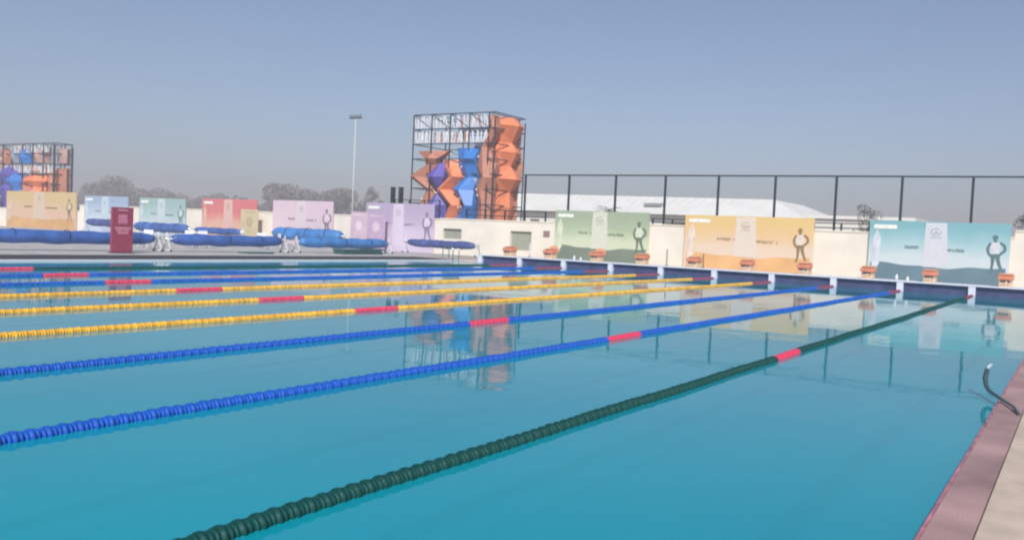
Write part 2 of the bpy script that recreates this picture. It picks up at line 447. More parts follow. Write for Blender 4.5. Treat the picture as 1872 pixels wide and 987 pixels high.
def billboard(x0, x1, h, label, top, mid, low, ground, pale, ink, fig=True, cols=None, strip=True, pill=True, gh=.30, text=True):
    w = x1 - x0
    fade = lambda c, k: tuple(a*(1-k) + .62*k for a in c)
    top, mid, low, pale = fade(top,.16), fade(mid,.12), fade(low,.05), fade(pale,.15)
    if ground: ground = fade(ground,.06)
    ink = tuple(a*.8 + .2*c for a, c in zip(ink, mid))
    r = empty('billboard', (x0, WY - .14, DECK_Z), label, 'billboard', 'printed billboards along the boundary wall')
    nm = 'print_' + str(len(bpy.data.materials))
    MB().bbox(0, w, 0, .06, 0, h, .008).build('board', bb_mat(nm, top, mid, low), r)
    mbk = MB()
    for xx in (.3, w/2, w-.3): mbk.box(xx-.03, xx+.03, .062, .12, 0, h-.1)
    mbk.build('back_frame', M_darkmetal, r)
    e = -.002
    if ground:
        pts = [(0.02*w, .02)] + [(w*.98, .02)]; top_pts = []
        for k in range(25):
            t = 1 - k/24; top_pts.append((w*(.02+.96*t), h*(gh + .022*sin(t*7+1) + .012*sin(t*19))))
        MB().prism_xz(pts + top_pts, e-.004, e).build('ground_print', mat('gp_' + nm, ground, .55, var=.12, scale=.7), r)
    # pale tapering column with emblem
    gz = h*gh*.95 if ground else h*.1
    cx = w*.49
    MB().prism_xz([(cx-.085*w, gz), (cx+.095*w, gz), (cx+.075*w, h*.985), (cx-.075*w, h*.985)], e-.010, e-.006).build('pale_column_print', mat('pc_' + nm, pale, .5, var=.05), r)
    em = MB(); ring_poly(em, cx, h*.84, .13, .18, e-.016, e-.012, 14, .9, 2*pi+.2, 1.3)
    em.prism_xz([(cx-.16, h*.80), (cx, h*.86), (cx+.16, h*.80), (cx, h*.82)], e-.0155, e-.0115)
    em.prism_xz([(cx-.24, h*.745), (cx+.24, h*.745), (cx+.24, h*.76), (cx-.24, h*.76)], e-.016, e-.012)
    M_ink = mat('ink_' + nm, ink, .6, var=.1)
    em.build('emblem_print', mat('em_' + nm, tuple((a+c*1.2)/2.2 for a, c in zip(ink, pale)), .6), r)
    if text:
        for (a, c, zz) in ((.27, .42, .585), (.575, .74, .565)):
            t = MB(); xx = a*w
            while xx < c*w:
                lw = random.uniform(.07, .12); 
                if c*w - xx < .35*w*.15 and xx - a*w > .5*(c-a)*w and random.random() < .5: xx += .12; continue
                hh = .07
                t.prism_xz([(xx, h*zz-hh), (xx+lw*.35, h*zz-hh), (xx+lw*.35, h*zz+hh), (xx, h*zz+hh)], e-.008, e-.004)
                zb = random.choice([-hh, 0-.02, hh-.04]); t.prism_xz([(xx+lw*.35, h*zz+zb), (xx+lw, h*zz+zb), (xx+lw, h*zz+zb+.045), (xx+lw*.35, h*zz+zb+.045)], e-.008, e-.004)
                if random.random() < .6: t.prism_xz([(xx+lw*.7, h*zz-hh), (xx+lw, h*zz-hh), (xx+lw, h*zz+hh*.9), (xx+lw*.7, h*zz+hh*.9)], e-.0082, e-.0042)
                xx += lw + .022
            t.build('lettering', M_ink, r)
    if fig:
        fx = w*.91; s = h/3.0
        f = MB()
        f.prism_xz(circle(fx-.06*s, 2.36*s, .12*s, 12), e-.008, e-.004)
        f.prism_xz([(fx-.12*s, 2.27*s), (fx+.0*s, 2.27*s), (fx+.02*s, 2.15*s), (fx-.13*s, 2.15*s)], e-.0082, e-.0042)
        for side_, pts in ((1, [(-.24,2.12),(-.36,1.85),(-.30,1.60),(-.2,1.52)]), (-1, [(.14,2.14),(.34,1.98),(.36,1.78),(.16,1.60)])):
            for (xa, za), (xb, zb) in zip(pts[:-1], pts[1:]):
                d = Vector((xb-xa, zb-za)).normalized(); nx, nz_ = -d.y*.055, d.x*.055
                f.prism_xz([((xa+nx)*s+fx, (za+nz_)*s), ((xb+nx)*s+fx, (zb+nz_)*s), ((xb-nx)*s+fx, (zb-nz_)*s), ((xa-nx)*s+fx, (za-nz_)*s)], e-.0085, e-.0045)
        f.prism_xz([(fx-.26*s, 1.60*s), (fx+.20*s, 1.62*s), (fx+.17*s, 1.46*s), (fx-.22*s, 1.44*s)], e-.0078, e-.0038)
        f.prism_xz([(fx-.20*s, 1.44*s), (fx-.03*s, 1.44*s), (fx-.07*s, 1.1*s), (fx-.12*s, .80*s), (fx-.22*s, .80*s), (fx-.18*s, 1.1*s)], e-.0076, e-.0036)
        f.prism_xz([(fx-.02*s, 1.44*s), (fx+.15*s, 1.46*s), (fx+.20*s, 1.2*s), (fx+.33*s, .82*s), (fx+.23*s, .80*s), (fx+.08*s, 1.12*s)], e-.0074, e-.0034)
        f.prism_xz([(fx-.30*s, .72*s), (fx-.12*s, .74*s), (fx-.12*s, .81*s), (fx-.28*s, .78*s)], e-.0072, e-.0032)
        f.build('figure_print', M_ink, r)
        g = MB(); g.prism_xz([(fx-.24*s, 2.13*s), (fx+.14*s, 2.15*s), (fx+.17*s, 1.9*s), (fx+.12*s, 1.6*s), (fx-.2*s, 1.58*s), (fx-.25*s, 1.85*s)], e-.003, e-.001)
        g.prism_xz([(fx-.10*s, 1.78*s), (fx+.05*s, 1.76*s), (fx+.03*s, 1.66*s), (fx-.06*s, 1.64*s)], e-.0031, e-.0011)
        g.build('shirt_print', mat('sh_' + nm, pale, .5), r)
    if strip:
        q = MB(); q.prism_xz([(.03*w, .1*h), (.085*w, .3*h), (.09*w, .72*h), (.06*w, .86*h), (.03*w, .7*h)], e-.012, e-.008)
        q.build('side_print', mat('sp_' + nm, tuple(a*.6+c*.4 for a, c in zip(pale, low)), .5, var=.2, scale=3), r)
    if pill:
        q = MB(); z0 = h*.90
        q.prism_xz([(.04*w, z0-.09), (.2*w, z0-.09), (.21*w, z0), (.2*w, z0+.1), (.04*w, z0+.1), (.03*w, z0)], e-.012, e-.008)
        q.build('header_print', mat('hp_' + nm, (.82,.84,.80), .5), r)
    return r

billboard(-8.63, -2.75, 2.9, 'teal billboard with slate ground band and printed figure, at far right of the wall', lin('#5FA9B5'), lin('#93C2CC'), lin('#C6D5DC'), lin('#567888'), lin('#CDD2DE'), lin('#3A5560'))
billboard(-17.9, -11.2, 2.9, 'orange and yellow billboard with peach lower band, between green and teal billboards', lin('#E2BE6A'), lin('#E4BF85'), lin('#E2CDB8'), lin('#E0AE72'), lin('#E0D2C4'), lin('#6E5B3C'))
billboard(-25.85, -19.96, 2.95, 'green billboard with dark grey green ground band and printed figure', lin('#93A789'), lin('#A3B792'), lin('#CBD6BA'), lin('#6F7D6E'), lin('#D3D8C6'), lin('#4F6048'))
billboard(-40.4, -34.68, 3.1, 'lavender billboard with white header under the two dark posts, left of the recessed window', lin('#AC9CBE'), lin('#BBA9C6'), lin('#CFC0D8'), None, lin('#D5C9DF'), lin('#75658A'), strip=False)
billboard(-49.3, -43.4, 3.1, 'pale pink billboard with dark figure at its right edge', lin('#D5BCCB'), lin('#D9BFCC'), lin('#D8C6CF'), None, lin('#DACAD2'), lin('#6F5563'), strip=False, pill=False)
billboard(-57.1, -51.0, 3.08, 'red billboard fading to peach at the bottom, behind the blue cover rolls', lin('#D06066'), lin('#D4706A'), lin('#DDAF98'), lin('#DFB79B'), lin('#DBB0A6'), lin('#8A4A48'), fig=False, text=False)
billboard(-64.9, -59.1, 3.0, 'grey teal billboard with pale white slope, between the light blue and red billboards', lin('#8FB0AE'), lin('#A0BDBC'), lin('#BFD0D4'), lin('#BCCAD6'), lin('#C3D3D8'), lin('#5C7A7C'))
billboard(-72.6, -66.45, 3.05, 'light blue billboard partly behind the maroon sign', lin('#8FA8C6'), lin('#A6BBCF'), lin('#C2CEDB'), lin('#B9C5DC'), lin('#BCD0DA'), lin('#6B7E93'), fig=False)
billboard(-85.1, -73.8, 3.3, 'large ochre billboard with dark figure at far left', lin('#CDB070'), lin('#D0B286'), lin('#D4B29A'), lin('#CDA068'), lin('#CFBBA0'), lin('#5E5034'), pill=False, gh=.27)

# roll-up panels in front of the wall
def rollup(x0, x1, h, y, label, c, c2):
    r = empty('banner_stand', ((x0+x1)/2, y, DECK_Z), label, 'banner stand')
    w = (x1-x0)/2
    MB().box(-w, w, -.012, .012, .08, h).build('print_panel', mat('ru_%d' % len(MATS), c, .5, var=.08, scale=2), r)
    MB().bbox(-w, w, -.1, .1, 0, .08, .02).build('base', M_darkmetal, r)
    t = MB(); t.prism_xz(circle(0, h*.62, w*.42, 16), -.018, -.014); t.box(-w*.7, w*.7, -.018, -.014, h*.9, h*.93)
    t.build('emblem_print', mat('rp_%d' % len(MATS), c2, .5), r)
rollup(-41.2, -39.75, 2.45, 44.3, 'pinkish banner stand left of the lavender billboard, beside the light pole', lin('#C9B2C2'), lin('#DCCCD6'))
rollup(-39.65, -38.1, 2.42, 44.2, 'mauve banner stand overlapping the left side of the lavender billboard', lin('#B9A2BC'), lin('#D2C0D2'))
rollup(-51.9, -50.05, 2.35, 44.2, 'beige banner stand at the right corner of the red billboard', lin('#C9BB9A'), lin('#B9A886'))

# ------------------------------------------------------------------ maroon sign board
sg = empty('sign_board', (-31.85, 21.27, DECK_Z), 'maroon free-standing sign board with pink lettering on the far deck', 'sign')
MB().bbox(-.05, .05, -.46, .46, .0, 1.8, .01).build('board', mat('maroon_board', (.34,.06,.11), .5, var=.12), sg)
MB().bbox(-.16, .16, -.48, .48, -.001, .04, .01).build('foot', M_darkmetal, sg)
t = MB()
for (a, c, z0, z1) in ((-.22,.22,1.66,1.73), (-.33,.33,.95,1.03), (-.27,.27,.86,.92), (-.2,.2,.76,.83)):
    y = a
    while y < c: 
        ww = random.uniform(.035,.06); t.box(.052,.056, y, y+ww, z0, z1); y += ww+.012
t.build('lettering', mat('pink_print', (.72,.32,.42), .5), sg)
t = MB(); t.bbox(.052, .058, -.2, .2, 1.16, 1.52, .002); t.build('emblem_print', mat('pink_emblem', (.62,.22,.32), .5), sg)

# ------------------------------------------------------------------ pool cover reels
M_cov = mat('blue_tarpaulin', (.055,.13,.40), .5, var=.35, scale=1.4, bump=.8, bscale=5)
M_cov2 = mat('light_blue_tarpaulin', (.06,.21,.52), .5, var=.3, scale=1.4, bump=.8, bscale=5)
M_cov3 = mat('navy_tarpaulin', (.07,.10,.28), .5, var=.3, scale=1.4, bump=.8, bscale=5)
M_wpl = mat('white_plastic', (.78,.80,.82), .4, var=.04)
M_strap = mat('navy_strap', (.03,.05,.16), .7)
def reel(c, length, r, axis, zc, label, m_, stands=True):
    R = empty('cover_reel', (c[0], c[1], DECK_Z), label, 'pool cover reel', 'blue cover reels on the far deck', rz=0 if axis == 'Y' else pi/2)
    h = length/2; prof = [(-h, .05), (-h, r*.55), (-h+.18, r*.8), (-h+.55, r*.97)]
    k = 14
    for j in range(1, k): prof.append((-h+.55+(length-1.1)*j/k, r*(1+.05*sin(j*1.9+c[0])+random.uniform(-.03,.03))))
    prof += [(h-.55, r*.95), (h-.18, r*.78), (h, r*.55), (h, .05)]
    mb = MB(); mb.lathe(prof, 'Y', (0,0,zc), 18)
    for i_, v in enumerate(mb.v):                      # hang slightly: flatten the underside, sag in the middle
        x, y, z = v; mb.v[i_] = (x*1.05, y, z - .03*(1-(y/h)**2) + .015*sin(y*3.1))
    mb.build('rolled_cover', m_, R)
    for q in (-.62, -.05, .55):
        rr = r*1.075; MB().lathe([(q*h-.03, rr*.96), (q*h-.03, rr), (q*h+.03, rr), (q*h+.03, rr*.96)], 'Y', (0, 0, zc-.012), 18).build('strap', M_strap, R)
    MB().tube([(0,-h-.35,zc),(0,h+.35,zc)], .035, 8).build('axle', M_steel, R)
    if stands:
        for s in (-1, 1):
            st = MB(); y = s*(h+.25)
            st.tube([(-.28,y,.06),(0,y,zc+.05),(.28,y,.06)], .032, 6); st.tube([(-.28,y,.07),(.28,y,.07)], .025, 6)
            st.tube([(0,y,zc),(0,y+s*.02,zc+.28)], .028, 6)
            o = st.build('stand', M_wpl, R)
            for q in (-.28, .28): MB().lathe([(y-.025,.01),(y-.025,.055),(y+.025,.055),(y+.025,.01)], 'Y', (q,0,.056), 10).build('castor', M_darkmetal, o)
        wl = MB(); yy = -h-.32; ring = [(0.0+.2*cos(a*pi/8), yy, zc+.2*sin(a*pi/8)) for a in range(17)]
        wl.tube(ring, .013, 5); wl.tube([(-.2,yy,zc),(.2,yy,zc)], .01, 5); wl.tube([(0,yy,zc-.2),(0,yy,zc+.2)], .01, 5)
        wl.build('hand_wheel', M_wpl, R)
    return R
reel((-33.7, 20.3), 7.4, .26, 'Y', .56, 'long blue rolled pool cover at far left, behind the maroon sign board', M_cov)
reel((-33.7, 28.1), 6.3, .26, 'Y', .56, 'blue rolled pool cover with dark ends, before the red billboard', M_cov)
reel((-33.9, 36.1), 6.7, .27, 'Y', .56, 'blue rolled pool cover behind the dark green mats', M_cov2)
reel((-32.8, 43.2), 5.0, .24, 'X', .66, 'slate blue rolled pool cover at the right end, before the recessed window', M_cov3)
reel((-44.3, 43.4), 6.3, .42, 'X', .80, 'thick light blue rolled cover in front of the pale pink billboard', M_cov2)
reel((-53.4, 43.4), 4.9, .24, 'X', .70, 'blue rolled cover right below the red billboard', M_cov)
reel((-60.0, 43.4), 6.4, .36, 'X', .72, 'blue rolled cover below the grey teal billboard', M_cov)
reel((-66.9, 43.4), 5.6, .30, 'X', .85, 'dark blue rolled cover below the light blue billboard', M_cov3)

# green mats, chairs
def mat_stack(x0, x1, y0, y1, h, label, par_n=3):
    r = empty('mat_stack', ((x0+x1)/2, (y0+y1)/2, DECK_Z+.004), label, 'mats')
    for k in range(par_n):
        j = random.uniform(-.05,.05)
        MB().bbox(-(x1-x0)/2+j, (x1-x0)/2+j, -(y1-y0)/2, (y1-y0)/2, h*k/par_n, h*(k+1)/par_n-.006, .02).build('mat', mat('dark_green_mat', (.035,.10,.10), .7, var=.2), r)
mat_stack(-33.0, -32.2, 34.2, 37.2, .26, 'low stack of dark green mats beside the blue roll')
mat_stack(-32.9, -32.1, 27.9, 29.4, .07, 'small flat olive mat lying on the grey far deck', 1)

ch = empty('plastic_chair', (0,0,0), '', 'chair', 'white plastic chairs behind the cover reels')
MB().bbox(-.24,.24,-.24,.24,.42,.46,.015).build('seat', M_wpl, ch)
cb = MB(); cb.bbox(-.24,.24,.21,.26,.46,.88,.02); cb.build('backrest', M_wpl, ch)
for sx in (-1,1):
    MB().tube([(sx*.24,-.2,.62),(sx*.25,.22,.66)], .022, 6).build('armrest', M_wpl, ch)
    for sy in (-1,1): MB().tube([(sx*.2,sy*.2,.43),(sx*.25,sy*.26,0)], .022, 6).build('leg', M_wpl, ch)
for k, (x, y, rz, lb) in enumerate([(-38,29.1,.7,'white plastic chair seen left, over the blue cover with dark ends'), (-38,30.0,1.1,'white plastic chair beside another, over the middle of the blue cover'),
                       (-38,33.8,.8,'white plastic chair left of the gap in the cover reels'), (-38,34.8,-.5,'white plastic chair in the gap left of the thick light blue roll'), (-36.5,25.6,.4,'white plastic chair behind the gap right of the maroon sign')]):
    o = ch if k == 0 else copy_tree(ch)
    o.location = (x, y, DECK_Z+.004); o.rotation_euler = (0,0,rz); o['label'] = lb

# far corner ladder
def ladder(loc, rz, label, hgt=.62):
    r = empty('pool_ladder', loc, label, 'pool ladder', rz=rz)
    for s in (-1, 1):
        pts = [(s*.25,.55,0),(s*.25,.55,hgt*.8)] + [(s*.25, .55-.32*(1-cos(a)), hgt*.8+.2*sin(a)) for a in [pi*k/8 for k in range(1,8)]] + [(s*.25,-.09,hgt*.8),(s*.25,-.09,-1.2)]
        MB().tube(pts, .024, 8).build('rail', M_steel, r)
    for zz in (-.25,-.55,-.85): MB().bbox(-.25,.25,-.15,-.03,zz,zz+.03,.008).build('step', M_steel, r)
ladder((-27.05, 36.2, .05), -pi/2, 'steel pool ladder at the far corner beside the end wall')
# bent rail on the near gutter
r = empty('grab_rail', (-.5, 10.1, .03), 'short dark bent rail with pale tip at the near pool edge, right', 'rail')
MB().tube([(.08,-.55,.03),(.02,-.25,.05),(-.12,.2,.05),(-.26,.62,.06),(-.30,.74,.10),(-.32,.80,.17),(-.31,.86,.26)], [.014,.014,.016,.02,.025,.027,.025], 10).build('tube', mat('dark_slate_tube', (.05,.09,.11), .4), r)
MB().tube([(-.31,.86,.255),(-.30,.88,.29),(-.27,.91,.32)], [.015,.018,.012], 8).build('tip', mat('pale_blue_tip', (.42,.52,.60), .4), r)
# thin posts and bottles on the end wall
for k, (x, y, h, lb) in enumerate([(-16.1, 38.35, .75, 'thin dark post beside the starting block left of the orange billboard'), (-14.35, 38.35, .62, 'thin dark post at the left foot of the orange billboard'), (-23.5, 38.35, .68, 'thin pale post near the far pool corner starting block')]):
    r = empty('rope_post', (x, y, .395), lb, 'post')
    MB().tube([(0,0,0),(0,0,h)], .022, 8).build('shaft', M_wpl if k == 2 else M_darkmetal, r)
    MB().lathe([(0,.01),(0,.08),(.02,.07),(.03,.02)], 'Z', n=12).build('base', M_darkmetal, r)
for k, (x, lb) in enumerate([(-6.15,'white plastic bottle on the coping, left of the block before the teal billboard'), (-5.75,'small white plastic bottle on the coping, right beside the taller bottle'), (-20.6,'white bottle on the coping before the green billboard'), (-20.25,'second white bottle on the coping before the green billboard, right of the first')]):
    hh = (.24,.17,.22,.16)[k]
    r = empty('water_bottle', (x, 37.75, .396), lb, 'bottle')
    MB().lathe([(0,.01),(0,.05),(hh*.65,.055),(hh*.85,.022),(hh*.88,.022)], 'Z', n=12).build('body', M_wpl, r)
    MB().lathe([(hh*.88,.024),(hh,.024),(hh,.005)], 'Z', n=10).build('cap', M_white, r)

# ------------------------------------------------------------------ tall mesh fence
FY = 48.0
fe = empty('sports_fence', (-15, FY, 0), 'tall dark steel sports fence with netting behind the boundary wall', 'fence'); FO = (-15, FY, 0)
fx = [-29.95 + 3.16*k for k in range(11)]
for x in fx: wp(MB().bbox(x-.058, x+.058, FY-.05, FY+.05, 0, 5.22, .01), 'post', M_darkmetal, fe, FO)
wp(MB().box(fx[0]-.1, fx[-1]+.1, FY-.035, FY+.035, 5.22, 5.30), 'top_rail', M_darkmetal, fe, FO)
nm = MB(); x = fx[0]
while x < fx[-1]: nm.box(x-.0014, x+.0014, FY+.07, FY+.074, .1, 5.2); x += .13
zz = .2
while zz < 5.2: nm.box(fx[0], fx[-1], FY+.0741, FY+.078, zz-.0014, zz+.0014); zz += .13
wp(nm, 'netting', mat('net_wire', (.06,.08,.09), .5), fe, FO)

def railing(x0, x1, z0, z1, y, label):
    r = empty('railing', ((x0+x1)/2, y, z0), label, 'railing'); w = (x1-x0)/2; h = z1-z0
    nn = max(2, round((x1-x0)/1.3)+1)
    for k in range(nn):
        x = -w + 2*w*k/(nn-1); MB().box(x-.04, x+.04, -.04, .04, 0, h).build('post', M_darkmetal, r)
    for q in (1, .5): MB().box(-w, w, -.025, .025, h*q-.05, h*q).build('rail', M_darkmetal, r)
railing(-32.4, -26.7, 2.24, 2.92, WY+.18, 'dark railing on top of the cream wall between the tower and green billboard')
railing(-19.9, -17.6, 2.33, 2.72, WY+.18, 'dark railing on the wall between the green and orange billboards')
railing(-11.3, -8.7, 2.33, 2.78, WY+.18, 'dark railing on the wall between the orange and teal billboards')
railing(-42.3, -38.2, 2.3, 3.62, 50.0, 'dark railing behind the lavender billboard')
for k, x in enumerate((-42.5, -41.75)):
    r = empty('dark_post', (x, 50, 0), ('left' if k == 0 else 'right') + ' one of the two dark posts rising behind the lavender billboard', 'post')
    MB().bbox(-.13,.13,-.13,.13,0,4.45,.02).build('shaft', M_darkmetal, r)
    MB().bbox(-.16,.16,-.16,.16,4.45,4.5,.01).build('cap', M_darkmetal, r)

# ------------------------------------------------------------------ climbing towers
M_tor = mat('orange_climbing_panel', (.86,.27,.13), .5, var=.12, scale=1.5); M_tbr = mat('brown_climbing_panel', (.50,.21,.14), .6, var=.15, scale=1.5)  # brown also carries the shade of left-facing tower facets in its colour
M_tbl = mat('blue_climbing_panel', (.05,.21,.62), .45, var=.12, scale=1.5); M_tin = mat('indigo_climbing_panel', (.12,.10,.42), .5, var=.15, scale=1.5)
M_truss = mat('tower_steel', (.07,.07,.09), .5, .3, var=.2); M_slat = mat('white_slat', (.75,.76,.80), .5)
def zigzag(levels, m_, parent, flip=False):
    """levels: (z, a0, a1, d0, d1): edges a0..a1 along the face and how far each edge juts out (d)"""
    mb = MB(); n = len(levels)
    fr = []; bk = []
    for z, a0, a1, d0, d1 in levels:
        mid = (a0+a1)/2; dm = max(d0, d1) + .35
        row = [(a0, d0), (mid + (d1-d0)*.3, dm if m_ is not M_slat else d0), (a1, d1)]
        for a, d in row:
            fr.append((a, -d, z) if not flip else (d, a, z)); bk.append((a, .45, z) if not flip else (-.45, a, z))
    vv = fr + bk; o = n*3; ff = []
    for i in range(n-1):
        for j in range(2):
            q = (i*3+j, i*3+j+1, (i+1)*3+j+1, (i+1)*3+j)
            ff += [(q[0], q[1], q[2]), (q[0], q[2], q[3])] if (i+j) % 2 else [(q[0], q[1], q[3]), (q[1], q[2], q[3])]
            ff.append((o+q[3], o+q[2], o+q[1], o+q[0]))
        ff += [(i*3, (i+1)*3, o+(i+1)*3, o+i*3), (i*3+2, o+i*3+2, o+(i+1)*3+2, (i+1)*3+2)]
    ff += [(0, 1, 4-3+o, o), (1, 2, o+2, o+1), ((n-1)*3, o+(n-1)*3, o+(n-1)*3+1, (n-1)*3+1), ((n-1)*3+1, o+(n-1)*3+1, o+(n-1)*3+2, (n-1)*3+2)]
    mb.add(vv, ff); return mb.build('climbing_panel', m_, parent)

M_hold = [M_white, mat('yellow_hold', (.7,.6,.15), .6), M_white]
def tower(loc, label, Wd, Dp, H, nz, front, side, slat_rows, bays=4, ov=.6, dark_rows=()):
    T = empty('climbing_tower', loc, label, 'climbing tower', 'climbing towers behind the boundary wall')
    # origin = front right corner; face runs to -x, side runs to +y
    lv = [H*k/nz for k in range(nz+1)]
    for k in range(bays+1):
        x = -Wd*k/bays
        for y in ((-.5, Dp) if 0 < k < bays else (-.5, Dp/2, Dp)):
            MB().box(x-.045, x+.045, y-.045, y+.045, 0, H).build('upright', M_truss, T)
    for s_ in (ov,):
        for y in (-.5, Dp): MB().box(s_-.045, s_+.045, y-.045, y+.045, 0, H-.35).build('upright', M_truss, T)
    for z in lv[1:]:
        rb = MB()
        for y in (-.5, Dp): rb.box(-Wd, ov, y-.035, y+.035, z-.04, z+.04)
        for x in (-Wd, 0, ov): rb.box(x-.035, x+.035, -.5, Dp, z-.038, z+.038)
        rb.build('cross_rail', M_truss, T)
    br = MB()
    for k in range(bays):
        for j in range(nz-1, nz): br.tube([(-Wd*k/bays, -.45, lv[j]), (-Wd*(k+1)/bays, -.45, lv[j+1])], .03, 4)
    for k in range(bays+1): br.tube([(-Wd*k/bays, -.5, H), (-Wd*k/bays, Dp, H)], .035, 4)
    for j in range(nz): br.tube([(-Wd*.5, Dp, lv[j]), (-Wd, Dp, lv[j+1])], .03, 4); br.tube([(.0, Dp, lv[j]), (-Wd*.5, Dp, lv[j+1])], .03, 4)
    br.build('bracing', M_truss, T)
    for (j, a, c) in slat_rows:                        # rows of loose white strips
        sb = MB(); x = -Wd*a
        while x < -Wd*c:
            t = random.uniform(-.28, .28); h0 = lv[j]+.12; h1 = lv[j+1]-.1-random.uniform(0,.2); ww = random.uniform(.10,.17)
            y = -.4 + random.uniform(-.05,.05); sb.m = 1 if random.random() < .1 else 0
            sb.add([(x,y,h0),(x+ww,y,h0),(x+ww+t,y,h1),(x+t,y,h1),(x,y+.04,h0),(x+ww,y+.04,h0),(x+ww+t,y+.04,h1),(x+t,y+.04,h1)],
                   [(0,3,2,1),(4,5,6,7),(0,1,5,4),(1,2,6,5),(2,3,7,6),(3,0,4,7)])
            x += random.uniform(.18,.30)
        sb.build('slat_row', [M_slat, M_tbr], T)
    for (x0, x1, z0, z1) in dark_rows: MB().box(-Wd*x0, -Wd*x1, -.2, -.12, z0, z1).build('shade_panel', mat('slate_panel', (.16,.17,.26), .6), T)
    hr = random.Random(int(Wd*10))
    for q in range(16):
        hx, hz = -Wd*hr.choice([.63, .44, .28, .1, .8]) + hr.uniform(-.25,.25), hr.uniform(H*.3, H*.7)
        hb = MB(); hb.lathe([(-.07,.02),(-.05,.09),(.02,.08),(.07,.02)], 'Y', n=8)
        o = hb.build('climbing_hold', M_hold[q % 3], T); o.location = (hx, -1.0 if q % 2 else -.75, hz)
    for m_, rows in front: zigzag([(z, -Wd*a, -Wd*c, d0, d1) for z, a, c, d0, d1 in rows], m_, T)
    for m_, rows in side: zigzag(rows, m_, T, True)
    return T

H = 11.5; NZ = 9                        # rows read from the photograph: 8.5, 7.2, 6.05, 4.8, 3.6 ...
# fraction 1 = left end of the face, 0 = right corner; (z, left, right, jut_left, jut_right)
front = [
 (M_tbr, [(8.4,.98,.55,0,0), (7.7,.86,.66,.2,.5), (7.2,.86,.68,0,.1), (6.1,.99,.77,.9,.2), (5.0,.83,.69,.1,.1), (3.7,.86,.74,.6,.2), (2.4,.95,.75,.2,.1), (0,.9,.75,0,0)]),
 (M_tin, [(7.3,.68,.58,.1,.1), (6.1,.765,.54,.8,.8), (5.0,.67,.60,.1,.1), (3.7,.74,.50,.8,.4), (2.4,.74,.50,.2,.2), (0,.75,.5,0,0)]),
 (M_tor, [(7.6,.60,.40,.1,.1), (7.1,.58,.38,.2,.2), (6.1,.50,.30,.5,.8), (5.0,.61,.41,.9,.1), (3.7,.50,.31,.3,.8), (2.4,.53,.38,.6,.2), (0,.5,.35,0,0)]),
 (M_tbl, [(8.6,.44,.15,0,0), (7.6,.39,.14,.3,1.0), (7.2,.38,.14,.4,.6), (6.1,.34,.13,.2,.2), (5.0,.40,.16,.9,.5), (3.7,.32,.14,.2,.9), (2.4,.39,.16,.5,.2), (0,.36,.13,0,0)]),
 (M_tbr, [(11.3,.02,-.04,0,.1), (10.2,.02,-.08,0,.2), (8.6,.13,.02,.1,.3), (7.2,.14,-.08,.4,.1), (6.1,.13,-.06,.1,.5), (5.0,.15,-.04,.4,.1), (3.7,.13,-.04,.1,.2), (2.4,.13,-.03,.2,.2), (0,.13,0,0,0)]),  # right corner column: facet shade put into the panel colour as brown
]
side = [
 (M_tor, [(11.3,.3,3.2,0,.5), (10.6,.1,3.3,.4,1.1), (9.2,1.0,3.2,.3,.3), (8.4,.3,3.3,.2,.9), (7.2,1.0,3.2,.3,.2), (6.1,.2,3.3,.5,1.1), (5.0,1.0,3.2,.3,.3), (3.7,.5,3.2,.3,.5), (2.4,.8,3.2,.2,.2), (0,.6,3.2,0,0)]),
 (M_tbr, [(11.0,3.25,4.3,.2,.1), (9.2,3.25,4.2,.2,.2), (7.2,3.25,4.3,.2,.4), (5.0,3.25,4.2,.1,.1), (2.4,3.25,4.2,.1,.1), (0,3.25,4.2,0,0)]),
]
tower((-42.2, 62.0, 0), 'tall climbing tower of orange, blue and brown facets with white slats on top, centre', 8.0, 4.2, H, 9, front, side,
      [(7, .98, .02), (8, .98, .02)], 4, dark_rows=[(.42, .02, 9.9, 10.3), (.2, .02, 8.6, 9.0)])
M_tgr = mat('grey_blue_climbing_panel', (.30,.36,.46), .5, var=.15, scale=1.5); M_tpk = mat('pale_pink_climbing_panel', (.50,.33,.30), .6, var=.15, scale=1.5)
